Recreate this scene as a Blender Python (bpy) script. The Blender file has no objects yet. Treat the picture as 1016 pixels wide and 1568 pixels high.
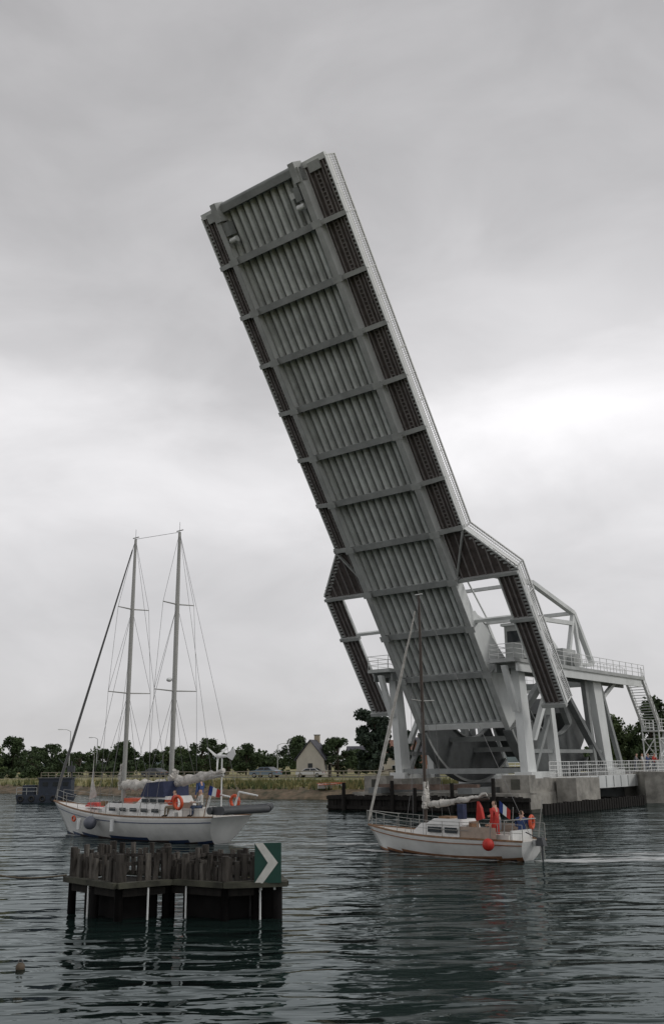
import bpy, bmesh, math, random
import numpy as np
from mathutils import Vector, Matrix
random.seed(7)
V=Vector
S=0.8            # fitted units -> metres
CAMH=4.5
scene=bpy.context.scene
COL=scene.collection

# ---------------------------------------------------------------- materials
MATS={}
def mat(name,col,rough=0.6,var=0.15,scale=3.0,metal=0.0,bump=0.0,col2=None,detail=6,stretch=(1,1,1),spec=0.5):
    if name in MATS: return MATS[name]
    m=bpy.data.materials.new(name); m.use_nodes=True
    nt=m.node_tree; N=nt.nodes; L=nt.links
    b=N['Principled BSDF']
    b.inputs['Roughness'].default_value=rough
    b.inputs['Metallic'].default_value=metal
    b.inputs['Specular IOR Level'].default_value=spec
    tc=N.new('ShaderNodeTexCoord'); mp=N.new('ShaderNodeMapping'); mp.inputs['Scale'].default_value=stretch
    L.new(tc.outputs['Object'],mp.inputs['Vector'])
    nz=N.new('ShaderNodeTexNoise'); nz.inputs['Scale'].default_value=scale; nz.inputs['Detail'].default_value=detail; nz.inputs['Roughness'].default_value=.65
    L.new(mp.outputs[0],nz.inputs['Vector'])
    cr=N.new('ShaderNodeValToRGB')
    c1=col; c2=col2 if col2 else tuple(max(0,c*(1-var*2)) for c in col)
    c1b=tuple(min(1,c*(1+var*0.5)) for c in col)
    cr.color_ramp.elements[0].position=.32; cr.color_ramp.elements[0].color=(*c2,1)
    cr.color_ramp.elements[1].position=.66; cr.color_ramp.elements[1].color=(*c1b,1)
    L.new(nz.outputs['Fac'],cr.inputs[0]); L.new(cr.outputs[0],b.inputs['Base Color'])
    if bump>0:
        bp=N.new('ShaderNodeBump'); bp.inputs['Strength'].default_value=bump; bp.inputs['Distance'].default_value=.05
        L.new(nz.outputs['Fac'],bp.inputs['Height']); L.new(bp.outputs[0],b.inputs['Normal'])
    MATS[name]=m; return m

# ---------------------------------------------------------------- mesh builder
class MB:
    def __init__(s): s.v=[];s.f=[];s.m=[];s.mats=[];s.sm=[]
    def mi(s,m):
        if m not in s.mats: s.mats.append(m)
        return s.mats.index(m)
    def add(s,vs,fs,m,smooth=False):
        o=len(s.v); k=s.mi(m)
        s.v+= [tuple(v) for v in vs]
        for f in fs: s.f.append(tuple(i+o for i in f)); s.m.append(k); s.sm.append(smooth)
    def box(s,c,size,m,R=None):
        c=V(c); h=V(size)/2; vs=[]
        for x in(-1,1):
            for y in(-1,1):
                for z in(-1,1):
                    p=V((x*h.x,y*h.y,z*h.z))
                    if R: p=R@p
                    vs.append(c+p)
        s.add(vs,[(0,1,3,2),(4,6,7,5),(0,4,5,1),(2,3,7,6),(0,2,6,4),(1,5,7,3)],m)
    def beam(s,p1,p2,w,h,m,up=(0,0,1)):
        p1=V(p1);p2=V(p2);d=(p2-p1)
        if d.length<1e-6: return
        d.normalize(); up=V(up)
        if abs(d.dot(up.normalized()))>.98: up=V((1,0,0)) if abs(d.x)<.9 else V((0,1,0))
        a=d.cross(up).normalized(); b=a.cross(d).normalized()
        vs=[]
        for p in(p1,p2):
            for i,j in((-1,-1),(1,-1),(1,1),(-1,1)): vs.append(p+a*(i*w/2)+b*(j*h/2))
        s.add(vs,[(0,3,2,1),(4,5,6,7),(0,1,5,4),(1,2,6,5),(2,3,7,6),(3,0,4,7)],m)
    def tube(s,p1,p2,r1,r2,m,n=6,smooth=True):
        p1=V(p1);p2=V(p2);d=(p2-p1)
        if d.length<1e-6: return
        d.normalize(); up=V((0,0,1)) if abs(d.z)<.9 else V((1,0,0))
        a=d.cross(up).normalized(); b=a.cross(d)
        vs=[]
        for p,r in((p1,r1),(p2,r2)):
            for i in range(n):
                t=2*math.pi*i/n; vs.append(p+a*(math.cos(t)*r)+b*(math.sin(t)*r))
        s.add(vs,[(i,(i+1)%n,n+(i+1)%n,n+i) for i in range(n)],m,smooth)
        s.add(vs[:n],[tuple(range(n))[::-1]],m); s.add(vs[n:],[tuple(range(n))],m)
    def path(s,pts,rs,m,n=6):
        for i in range(len(pts)-1):
            s.tube(pts[i],pts[i+1],rs[i],rs[i+1],m,n)
    def ext(s,poly,vec,m):
        n=len(poly); vec=V(vec); a=[V(p) for p in poly]; b=[p+vec for p in a]
        s.add(a+b,[tuple(range(n))[::-1],tuple(range(n,2*n))]+[(i,(i+1)%n,n+(i+1)%n,n+i) for i in range(n)],m)
    def ball(s,c,r,m,nu=10,nv=7,sc=(1,1,1)):
        vs=[];fs=[]
        for j in range(nv+1):
            t=math.pi*j/nv
            for i in range(nu):
                p=2*math.pi*i/nu
                vs.append(V(c)+V((r*sc[0]*math.sin(t)*math.cos(p),r*sc[1]*math.sin(t)*math.sin(p),r*sc[2]*math.cos(t))))
        for j in range(nv):
            for i in range(nu): fs.append((j*nu+i,(j+1)*nu+i,(j+1)*nu+(i+1)%nu,j*nu+(i+1)%nu))
        s.add(vs,fs,m,True)
    def torus(s,c,ax,R,r,m,nu=14,nv=6):
        ax=V(ax).normalized(); up=V((0,0,1)) if abs(ax.z)<.9 else V((1,0,0)); a=ax.cross(up).normalized(); b=a.cross(ax)
        vs=[];fs=[]
        for i in range(nu):
            t=2*math.pi*i/nu; e=a*math.cos(t)+b*math.sin(t)
            for j in range(nv):
                p=2*math.pi*j/nv; vs.append(V(c)+e*(R+r*math.cos(p))+ax*(r*math.sin(p)))
        for i in range(nu):
            for j in range(nv): fs.append((i*nv+j,((i+1)%nu)*nv+j,((i+1)%nu)*nv+(j+1)%nv,i*nv+(j+1)%nv))
        s.add(vs,fs,m,True)
    def obj(s,name,parent=None,recalc=True):
        me=bpy.data.meshes.new(name); me.from_pydata(s.v,[],s.f)
        for m in s.mats: me.materials.append(m)
        me.polygons.foreach_set('material_index',s.m); me.polygons.foreach_set('use_smooth',s.sm)
        me.update()
        o=bpy.data.objects.new(name,me); COL.objects.link(o)
        if parent: o.parent=parent
        return o
def empty(name,loc=(0,0,0),rotz=0):
    e=bpy.data.objects.new(name,None); COL.objects.link(e); e.location=loc; e.rotation_euler=(0,0,rotz); return e
def rail(mb,p1,p2,h,m,sp=1.6,nr=3,r=.03,up=V((0,0,1)),bal=0,br=.6):
    p1=V(p1);p2=V(p2);L=(p2-p1).length;n=max(1,int(L/sp))
    for i in range(n+1):
        p=p1.lerp(p2,i/n); mb.tube(p,p+up*h,r*1.2,r*1.2,m,4)
    for k in range(nr):
        z=h*(k+1)/nr; mb.tube(p1+up*z,p2+up*z,r,r,m,4)
    if bal:
        n=int(L/bal)
        for i in range(n): 
            p=p1.lerp(p2,(i+.5)/n); mb.tube(p+up*.08,p+up*(h-.03),r*br,r*br,m,3)

steel=mat('bridge_steel_grey',(.42,.435,.425),.55,.14,.6,bump=.05)
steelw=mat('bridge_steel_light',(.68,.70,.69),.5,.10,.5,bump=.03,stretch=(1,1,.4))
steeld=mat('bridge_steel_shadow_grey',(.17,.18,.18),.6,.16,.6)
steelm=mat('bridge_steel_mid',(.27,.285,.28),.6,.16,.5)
steelf=mat('floor_beam_shaded',(.33,.345,.34),.6,.16,.5)  # bridge steel with the beams' shade darkened into its colour
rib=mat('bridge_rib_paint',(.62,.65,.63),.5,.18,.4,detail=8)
grat=mat('walkway_grating_dark',(.10,.083,.078),.7,.2,2)
strg=mat('walkway_stringer',(.26,.24,.235),.6,.15,1)
white=mat('white_paint',(.75,.76,.75),.4,.04,2)
conc=mat('concrete',(.34,.325,.29),.85,.28,.7,bump=.3)
concd=mat('concrete_wet',(.08,.08,.065),.8,.3,.8)
timb=mat('dark_timber',(.020,.018,.016),.85,.3,2,bump=.4,stretch=(2,2,.4),spec=.25)
asph=mat('asphalt',(.06,.06,.062),.9,.15,1)
glassd=mat('dark_window_glass',(.02,.025,.03),.1,.05,1)

# ================================================================ BRIDGE
TH=math.radians(56.22); cT,sT=math.cos(TH),math.sin(TH)
BR=empty('bascule_bridge',(10.75,95.41,0),0)
az=math.radians(39.29)
BR.rotation_euler=(0,0,math.atan2(-math.cos(az),-math.sin(az)))
def Lp(d,s,n): return V((d*cT+n*sT, s, 12.43+d*sT-n*cT))
nd=V((sT,0,-cT)); dd=V((cT,0,sT)); bay=4.939
C=V((-12.7,0,13.7)); R=11.3
W2=5.0; DN=-1.3
mb=MB()
def lbox(d0,d1,s0,s1,n0,n1,m):
    vs=[Lp(d,s,n) for d in(d0,d1) for s in(s0,s1) for n in(n0,n1)]
    mb.add(vs,[(0,1,3,2),(4,6,7,5),(0,4,5,1),(2,3,7,6),(0,2,6,4),(1,5,7,3)],m)
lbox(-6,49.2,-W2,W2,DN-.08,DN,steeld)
nr_=12
for i in range(nr_):
    s0=-W2+ (i+.5)*(2*W2/nr_)
    poly=[Lp(-6,s0-.25,DN),Lp(-6,s0-.16,DN+.38),Lp(-6,s0+.16,DN+.38),Lp(-6,s0+.25,DN)]
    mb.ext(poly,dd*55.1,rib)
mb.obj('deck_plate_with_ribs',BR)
mb=MB()
for i in range(-1,10):
    d=i*bay if i>=0 else -5.6
    lbox(d-.04,d+.04,-W2,W2,DN+.0,-.3,steelf)
    lbox(d-.30,d+.30,-W2+.05,W2-.05,-.3,-.22,steelf if i>=0 else steelw)
lbox(48.9,49.5,-W2,W2,DN-.1,-.35,steelm)
mb.obj('floor_beams',BR)
mb=MB()
for sg in(-1,1):
    lbox(6,49.4,sg*W2-.07,sg*W2+.07,DN-.3,-.06,steelw)
    lbox(-6,49.4,sg*W2-.27,sg*W2+.27,-.06,0.02,steel)
    poly=[Lp(6,sg*W2-.07,DN-.6),Lp(6,sg*W2-.07,-.06),Lp(-6,sg*W2-.07,-.06),Lp(-8,sg*W2-.07,-4.6),Lp(-4,sg*W2-.07,-5.2),Lp(4,sg*W2-.07,-2.6)]
    mb.ext(poly,(0,.14,0),steelw)
    for i in range(0,10):
        lbox(i*bay-.04,i*bay+.04,sg*W2-.25,sg*W2+.25,DN,-.06,steel)
        lbox(i*bay-.3,i*bay+.3,sg*W2-.5,sg*W2+.5,-.02,.045,steel)
mb.obj('main_girders',BR)
# --- walkways
mb=MB()
EDG=7.5; FL=11.3
for sg in(-1,1):
    a,b=sorted((sg*5.1,sg*EDG))
    lbox(14.6,49.3,a,b,DN-.06,DN,grat)
    for q in(5.45,5.95,6.4,6.8,7.1):
        a,b=sorted((sg*(q-.04),sg*(q+.04))); lbox(14.6,49.2,a,b,DN,DN+.18,strg)
    a,b=sorted((sg*(EDG-.05),sg*(EDG+.05))); lbox(14.6,49.4,a,b,DN-.15,DN+.25,steelw)
    n=int((49-14.8)/.38)
    for i in range(n):
        d=14.8+i*.38; a,b=sorted((sg*7.12,sg*7.45)); lbox(d-.07,d+.07,a,b,DN,DN+.12,steel)
        a,b=sorted((sg*6.0,sg*6.36)); lbox(d-.05,d+.05,a,b,DN,DN+.1,strg)
    for i in range(3,10):
        d=i*bay
        p=[Lp(d-.05,sg*5.05,DN),Lp(d-.05,sg*5.05,-.35),Lp(d-.05,sg*7.6,DN+.3),Lp(d-.05,sg*7.6,DN)]
        mb.ext(p,dd*.1,steel)
        mb.beam(Lp(d,sg*5.1,-.32),Lp(d,sg*7.6,DN+.33),.42,.06,steel,nd)
    p=[Lp(14.6,sg*5.1,DN-.06),Lp(14.6,sg*EDG,DN-.06),Lp(10.2,sg*FL,DN-.06),Lp(9.6,sg*FL,DN-.06),Lp(9.6,sg*5.1,DN-.06)]
    mb.ext(p,nd*.06,grat)
    for k in range(7):
        q=5.5+k*.85; x1=14.6 if q<EDG else 14.6-(q-EDG)*(4.4/3.8)
        mb.beam(Lp(9.7,sg*q,DN+.08),Lp(x1,sg*q,DN+.08),.09,.18,strg,nd)
    for k in range(13):
        d=9.9+k*.36; x1=min(FL,EDG+(14.6-d)*3.8/4.4); mb.beam(Lp(d,sg*(x1-.8),DN+.06),Lp(d,sg*x1,DN+.06),.14,.12,steel,nd)
    mb.beam(Lp(9.6,sg*5,DN+.3),Lp(9.6,sg*FL,DN+.15),.30,.5,steel,nd)
    mb.beam(Lp(14.7,sg*5,DN+.3),Lp(14.7,sg*(EDG+.1),DN+.15),.35,.6,steel,nd)
    mb.beam(Lp(9.9,sg*5,DN+.25),Lp(14.6,sg*EDG,DN+.25),.15,.3,steel,nd)
    mb.beam(Lp(14.6,sg*EDG,DN),Lp(10,sg*FL,DN),.14,.4,steelw,nd)
    a,b=sorted((sg*9.1,sg*FL)); lbox(-4.2,9.7,a,b,DN-.06,DN,grat)
    for q in(9.15,9.7,10.2,10.7,11.25):
        o_=q in(9.15,11.25)
        mb.beam(Lp(-4.2,sg*q,DN+.08),Lp(9.7,sg*q,DN+.08),.12 if o_ else .08,.22,steelw if o_ else strg,nd)
    for k in range(37):
        d=-4+k*.37; a,b=sorted((sg*10.75,sg*11.2)); lbox(d-.07,d+.07,a,b,DN,DN+.12,steel)
    for d in(-4.2,4.9,):
        mb.beam(Lp(d,sg*8.9,DN+.2),Lp(d,sg*(FL+.1),DN+.2),.35,.45,steel,nd)
    mb.beam(Lp(9.3,sg*5,DN-1.2),Lp(9.3,sg*9.2,DN-1.2),.22,.22,steelw,nd)
    mb.beam(Lp(5.2,sg*5,DN),Lp(5.2,sg*9.2,DN),.3,.3,steelw,nd)
    mb.beam(Lp(9.3,sg*5,DN-1.2),Lp(5.2,sg*6.2,DN-.3),.12,.12,steelw,nd)
mb.obj('walkways',BR)
# --- parapets
mb=MB()
up=-nd
for sg in(-1,1):
    pts=[(49.4,EDG),(14.6,EDG),(10.1,FL),(-4.2,FL)]
    for (d0,s0),(d1,s1) in zip(pts,pts[1:]):
        a=Lp(d0,sg*(s0+.05),DN); b=Lp(d1,sg*(s1+.05),DN)
        rail(mb,a,b,1.3,white,sp=2.4,nr=3,r=.05,up=up,bal=.2,br=.75)
        mb.beam(a+up*.22,b+up*.22,.03,.34,white,up); mb.beam(a+up*1.3,b+up*1.3,.16,.12,white,up)
mb.obj('parapet_railings',BR)
# --- tip
mb=MB()
mb.beam(Lp(49.45,-EDG,DN),Lp(49.45,EDG,DN),.5,.4,steelw,nd)
mb.tube(Lp(49.5,-4.6,DN+.5),Lp(49.5,4.6,DN+.5),.28,.28,steelm,8)
for sg in(-1,1):
    lbox(48.2,49.9,sg*4.75-.32,sg*4.75+.32,DN+.2,-.05+.2,steel)
    lbox(46.8,48.0,sg*4.3-.45,sg*4.3+.2,DN+.3,-.1,steelm)
    mb.tube(Lp(46.3,sg*4.1-.5,-.35),Lp(46.3,sg*4.1+.3,-.35),.28,.28,steelw,10)
    lbox(47.2,47.7,sg*4.2-1.0,sg*4.2-.4,DN+.3,-.35,steelw)
    lbox(48.6,49.4,sg*6.2-.6,sg*6.2+.6,DN,DN+.35,steel)
mb.obj('leaf_tip_locks',BR)
# --- quadrants
mb=MB()
quadm=mat('quadrant_plate',(.13,.14,.14),.55,.2,.5)
a0=math.radians(-33.8); a1=math.radians(-128); NQ=30
def P(t,r,ss): return V((C.x+r*math.cos(t),ss,C.z+r*math.sin(t)))
for sg in(-1,1):
    s=sg*W2
    for k in range(NQ):
        t0=a0+(a1-a0)*k/NQ; t1=a0+(a1-a0)*(k+1)/NQ
        mb.ext([P(t0,R,s-.07),P(t1,R,s-.07),P(t1,6.6,s-.07),P(t0,6.6,s-.07)],(0,.14,0),quadm)
        mb.ext([P(t0,R+.12,s-.5),P(t1,R+.12,s-.5),P(t1,R-.05,s-.5),P(t0,R-.05,s-.5)],(0,1.0,0),quadm)
        mb.ext([P(t0,R+.12,s+.5),P(t1,R+.12,s+.5),P(t1,R-.12,s+.5),P(t0,R-.12,s+.5)],(0,.04,0),steel)
        mb.ext([P(t0,6.7,s-.3),P(t1,6.7,s-.3),P(t1,6.55,s-.3),P(t0,6.55,s-.3)],(0,.6,0),steelm)
        if k%3==0: mb.beam(P(t0,6.7,s),P(t0,R-.06,s),.62,.07,steelm,(0,1,0))
    for t in(-36,-80,-126):
        t=math.radians(t); mb.beam(V((C.x,s,C.z)),P(t,6.6,s),.7,.6,steelm,(0,1,0))
    mb.tube(V((C.x,s-.6,C.z)),V((C.x,s+.6,C.z)),1.1,1.1,steelw,16)
mb.obj('rolling_quadrants',BR)
# --- counterweight
mb=MB()
poly=[]
for t in(-128,-140,-152): poly.append((R-.2,t))
for t in(-152,-128): poly.append((5.4,t))
mb.ext([P(math.radians(t),r,-4.4) for r,t in poly],(0,8.8,0),quadm)
for t in(-95,-60):
    t=math.radians(t); mb.beam(P(t,8,-5),P(t,8,5),.5,.5,steelm)
mb.obj('counterweight',BR)
# --- upper frame of the leaf
mb=MB()
for sg in(-1,1):
    s=sg*5.6
    A=Lp(10.5,s,DN-.3); B=V((-9.0,s,22.6)); D=V((-18.4,s,20.4)); E=V((-22.4,s,15.0)); F=V((-9.5,s,18.9)); G=V((-16,s,14.3))
    for a,b,w in((A,B,.5),(B,D,.55),(D,E,.55),(F,D+V((.5,0,-1.2)),.35),(B,F,.35),(F,G,.35),(D,G,.4),(E,G,.45),(V((-19.5,s,14.2)),D,.35)):
        mb.beam(a,b,.45,w,steelw,(0,1,0))
mb.beam(V((-18.4,-5.6,20.4)),V((-18.4,5.6,20.4)),.4,.4,steelw)
mb.beam(V((-9,-5.6,22.6)),V((-9,5.6,22.6)),.35,.35,steelw)
mb.obj('upper_frame',BR)
# --- fixed side frames with elevated platforms
mb=MB()
for sg in(-1,1):
    s=sg*7.2
    mb.box((-14.5,s,13.65),(31,2.7,.35),steel)
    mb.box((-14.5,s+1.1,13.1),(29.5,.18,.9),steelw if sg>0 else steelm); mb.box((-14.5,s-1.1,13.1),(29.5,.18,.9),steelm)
    for k in range(16): mb.box((-29+k*1.9,s,13.25),(.12,2.2,.5),steelm)
    def pil(u0,z0,u1,z1,w0,w1,m=steelw,t=.8):
        mb.ext([V((u0-w0/2,s-t/2,z0)),V((u0+w0/2,s-t/2,z0)),V((u1+w1/2,s-t/2,z1)),V((u1-w1/2,s-t/2,z1))],(0,t,0),m)
    pil(-3.0,2.9,-1.9,13.3,1.7,1.2)
    pil(-1.2,9.0,.6,13.2,.5,.5,steelw,.5)
    pil(-20.6,2.9,-18.6,13.3,1.8,2.0)
    pil(-4.2,6.4,-7.6,11.2,.55,.55,steelw,.5)
    pil(-8.6,2.9,-7.7,11.4,1.0,.7)
    pil(-19.8,3.6,-9.5,13.3,.7,.7,steeld,.7)
    pil(-17.4,4,-16.2,13.3,.6,.6,steelm,.5)
    pil(-24.5,3.2,-20,12.8,.6,.5,steelm,.45)
    pil(-4.0,3.6,-11,13.3,.5,.5,steelm,.4)
    mb.beam((-3,s,5.4),(-19.8,s,5.4),.35,.35,steelm)
    mb.beam((-19,s,10.2),(-25,s,13.3),.35,.4,steelw)
    mb.box((-4.2,s,3.2),(4.8,1.8,.6),steelw); mb.box((-20.8,s,3.2),(4.4,1.8,.6),steelw)
for u in(-2.2,-18.6): mb.beam((u-.4,-7.2,3.6),(u-.4,7.2,3.6),.5,.5,steelm)
mb.beam((-26,-7.2,13.2),(-26,7.2,13.2),.5,.7,steelm)
mb.obj('fixed_side_frames',BR)
mb=MB()
for sg in(-1,1):
    for q in(-1.3,1.3): rail(mb,(1,sg*7.2+q,13.82),(-30,sg*7.2+q,13.82),1.35,white,sp=1.7,nr=3,r=.032)
    rail(mb,(1,sg*7.2-1.3,13.82),(1,sg*7.2+1.3,13.82),1.35,white,sp=1.3,nr=3,r=.032)
mb.obj('platform_railings',BR)
mb=MB()
mb.box((-3.2,7.2,15.6),(3.2,2.0,3.2),steel); mb.box((-3.2,7.2,17.3),(3.7,2.5,.25),steelw)
mb.box((-3.2,8.205,16.1),(2.4,.05,1.1),glassd); mb.box((-1.59,7.2,16.1),(.05,1.4,1.1),glassd)
mb.box((-3.2,8.24,15.3),(2.6,.06,.12),white)
mb.box((-6.6,6.9,14.6),(1.6,1.2,1.5),steel); mb.box((-13,6.8,14.9),(3,1.2,1.8),steel); mb.tube((-13,5.6,14.5),(-13,8.2,14.5),.8,.8,steel,12)
mb.obj('control_cabin',BR)
# stair and tower
mb=MB()
s0,s1=6.2,8.2
p0=V((-29.8,0,13.7)); p1=V((-34.2,0,7.8))
for s in(s0,s1):
    mb.beam(p0+V((0,s,0)),p1+V((0,s,0)),.1,.3,white,(0,1,0))
    rail(mb,p0+V((0,s,.1)),p1+V((0,s,.1)),1.2,white,sp=1,nr=3,r=.03)
for k in range(20): mb.box(p0.lerp(p1,k/19)+V((0,7.2,0)),(.32,2,.06),steelw)
for u in(-33.6,-37.2):
    for s in(s0,s1): mb.tube((u,s,2.9),(u,s,9.2),.09,.09,steelw,6)
for z in(4.9,6.9,7.8):
    for s in(s0,s1): mb.tube((-33.6,s,z),(-37.2,s,z),.06,.06,steelw,5)
for (z,zz) in((2.9,4.9),(4.9,6.9)):
    for s in(s0,s1):
        mb.tube((-33.6,s,z),(-37.2,s,zz),.06,.06,steelw,5); mb.tube((-37.2,s,z),(-33.6,s,zz),.06,.06,steelw,5)
mb.box((-35.4,7.2,7.8),(3.8,2.2,.15),steelw)
mb.beam((-37.2,7.7,7.8),(-34,7.7,2.9),.7,.15,steelw)
for k in range(12): mb.box(V((-37,6.7,7.8)).lerp(V((-34,6.7,2.9)),k/11),(.3,.9,.06),steelw)
rail(mb,(-33.6,s1,7.85),(-37.2,s1,7.85),1.3,white,sp=1,nr=3)
rail(mb,(-33.6,s0,7.85),(-37.2,s0,7.85),1.3,white,sp=1,nr=3)
mb.obj('access_stair',BR)
# approach span + footways
mb=MB()
mb.box((-43,0,2.45),(40,9.0,.9),conc); mb.box((-43,0,2.905),(40,7.2,.02),asph)
mb.box((-32,7.6,2.42),(56,2.4,.95),steelw); mb.box((-32,7.6,2.93),(56,2.2,.07),conc)
mb.box((-32,8.86,2.35),(56,.12,1.25),steelw)
for k in range(30): mb.box((-5+-k*1.85,8.95,2.35),(.1,.08,1.1),steel)
mb.box((-38,-7.2,2.45),(46,2.0,.9),steelw)
mb.obj('approach_span',BR)
mb=MB()
rail(mb,(-4.2,8.7,2.97),(-60,8.7,2.97),1.4,white,sp=2,nr=4,r=.035,bal=.45)
rail(mb,(-16,-8.1,2.9),(-60,-8.1,2.9),1.4,white,sp=2,nr=4,r=.035)
mb.obj('approach_railing',BR)
# piers
mb=MB()
mb.box((-3.5,0,.4),(13,18.6,2.6),conc); mb.box((-3.5,0,-.8),(13.1,18.7,2.2),concd)
for sg in(-1,1):
    mb.box((-3.4,sg*7.2,2.3),(7.0,3.8,1.22),conc)
    mb.box((.4,sg*7.9,2.4),(1.2,2.8,1.7),conc)
    mb.box((1.02,sg*7.9,2.45),(.05,.9,.9),concd)
    mb.box((-11,sg*5,1.96),(32,1.5,.5),steeld)
mb.box((-6.5,10.4,.6),(5.0,2.0,4.6),conc); mb.box((-6.5,10.4,-.9),(5.06,2.06,2.2),concd)
mb.box((-30,0,.2),(6,26,4.2),conc)
mb.box((-24,0,1.2),(2,14,1.2),steeld)
mb.box((-24,9.5,-.6),(14,.3,1.6),timb)
mb.beam((3.4,-5.5,2.25),(3.4,5.5,2.25),.5,.5,mat('rusty_beam',(.16,.11,.085),.8,.25,1.5))
mb.obj('concrete_piers',BR)
mb=MB()
for k in range(64):
    s=-11.6+k*.35; mb.box((3.6+random.uniform(-.05,.05),s,.3+random.uniform(-.08,.08)),(.25,.3,2.3),timb)
mb.beam((3.85,-11.8,1.2),(3.85,10.8,1.2),.3,.3,timb); mb.beam((3.85,-11.8,.3),(3.85,10.8,.3),.3,.3,timb)
for k in range(40): mb.box((3.4-k*.55,11.9,.0),(.4,.22,1.9+random.uniform(-.1,.1)),timb)
for k in range(12): mb.box((3.4-k*.35,-11.9,.3),(.3,.22,2.2),timb)
for s in(-9.5,-3.6,-1,3.1,7.4): mb.tube((4.1,s,-1),(4.1,s,2.6+.5*math.sin(s)),.2,.18,timb,8)
mb.obj('timber_fender',BR)

# ================================================================ WATER
def make_water():
    m=bpy.data.materials.new('canal_water'); m.use_nodes=True; nt=m.node_tree;N=nt.nodes;L=nt.links
    N.remove(N['Principled BSDF'])
    tc=N.new('ShaderNodeTexCoord')
    def noise(scale,sx,sy,det,rot=0,dist=0.0):
        mp=N.new('ShaderNodeMapping'); mp.inputs['Scale'].default_value=(sx,sy,1); mp.inputs['Rotation'].default_value=(0,0,rot)
        L.new(tc.outputs['Object'],mp.inputs['Vector'])
        n=N.new('ShaderNodeTexNoise'); n.inputs['Scale'].default_value=scale; n.inputs['Detail'].default_value=det; n.inputs['Distortion'].default_value=dist; n.inputs['Roughness'].default_value=.4
        L.new(mp.outputs[0],n.inputs['Vector']); return n.outputs['Fac']
    def math_(op,a,b2):
        x=N.new('ShaderNodeMath'); x.operation=op
        for i,q in enumerate((a,b2)):
            if isinstance(q,(int,float)): x.inputs[i].default_value=q
            else: L.new(q,x.inputs[i])
        return x.outputs[0]
    n1=noise(1.0,.42,1.05,1.5,.12,.5); n2=noise(1.0,1.3,2.6,2,-.2,.3); n3=noise(1,.1,.22,2,.25); n4=noise(1,.03,.05,2,.5)
    amp=math_('ADD',math_('MULTIPLY',n4,1.8),.15)
    h=math_('ADD',math_('MULTIPLY',n1,.15),math_('MULTIPLY',n2,.024)); h=math_('MULTIPLY',h,amp); h=math_('ADD',h,math_('MULTIPLY',n3,.25))
    bp=N.new('ShaderNodeBump'); bp.inputs['Strength'].default_value=1.0; bp.inputs['Distance'].default_value=1.0
    L.new(h,bp.inputs['Height'])
    fr=N.new('ShaderNodeFresnel'); fr.inputs['IOR'].default_value=1.33; L.new(bp.outputs[0],fr.inputs['Normal'])
    gl=N.new('ShaderNodeBsdfGlossy'); gl.inputs['Color'].default_value=(.66,.72,.73,1); gl.inputs['Roughness'].default_value=.05; L.new(bp.outputs[0],gl.inputs['Normal'])
    df=N.new('ShaderNodeBsdfDiffuse'); df.inputs['Color'].default_value=(.010,.019,.017,1)
    wb=N.new('ShaderNodeMixShader'); L.new(fr.outputs[0],wb.inputs[0]); L.new(df.outputs[0],wb.inputs[1]); L.new(gl.outputs[0],wb.inputs[2])
    foam=None
    sep=N.new('ShaderNodeSeparateXYZ'); L.new(tc.outputs['Object'],sep.inputs[0])
    fn=noise(1.0,.9,3.2,8,0,1.2)
    for (cx,cy,rx,ry,rot,st) in((11.2,46.9,2.3,1.1,-.1,1.0),(15.6,47.4,5.5,1.4,.02,.66),(14.5,49.8,6,1.0,.1,.48),(5.6,49.2,5.0,.45,-.78,.6),(1.9,53.6,1.3,.6,-.78,1.0),(-18.2,68.6,1.8,.7,-.75,.6),(-5.2,58.6,2.5,.9,-.3,.65),(1,58,8,.9,-.1,.42)):
        dx=math_('SUBTRACT',sep.outputs[0],cx); dy=math_('SUBTRACT',sep.outputs[1],cy)
        ca,sa=math.cos(rot),math.sin(rot)
        a=math_('ADD',math_('MULTIPLY',dx,ca/rx),math_('MULTIPLY',dy,sa/rx))
        c=math_('ADD',math_('MULTIPLY',dx,-sa/ry),math_('MULTIPLY',dy,ca/ry))
        r=math_('ADD',math_('MULTIPLY',a,a),math_('MULTIPLY',c,c))
        g=math_('MULTIPLY',math_('MAXIMUM',math_('SUBTRACT',1.0,r),0.0),st)
        foam=g if foam is None else math_('MAXIMUM',foam,g)
    f=math_('MULTIPLY',math_('SUBTRACT',math_('ADD',math_('MULTIPLY',foam,.42),fn),.61),5.0)
    f=math_('MULTIPLY',f,math_('MINIMUM',math_('MULTIPLY',foam,5.0),1.0))
    cl=N.new('ShaderNodeClamp'); L.new(f,cl.inputs[0]); cl.inputs['Max'].default_value=.8
    mx=N.new('ShaderNodeMixShader'); d=N.new('ShaderNodeBsdfDiffuse'); d.inputs[0].default_value=(.6,.62,.62,1)
    L.new(cl.outputs[0],mx.inputs[0]); L.new(wb.outputs[0],mx.inputs[1]); L.new(d.outputs[0],mx.inputs[2])
    L.new(mx.outputs[0],N['Material Output'].inputs['Surface'])
    return m
mb=MB(); mb.add([(-1500,-300,0),(1500,-300,0),(1500,1500,0),(-1500,1500,0)],[(0,1,2,3)],make_water()); mb.obj('water')

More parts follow.
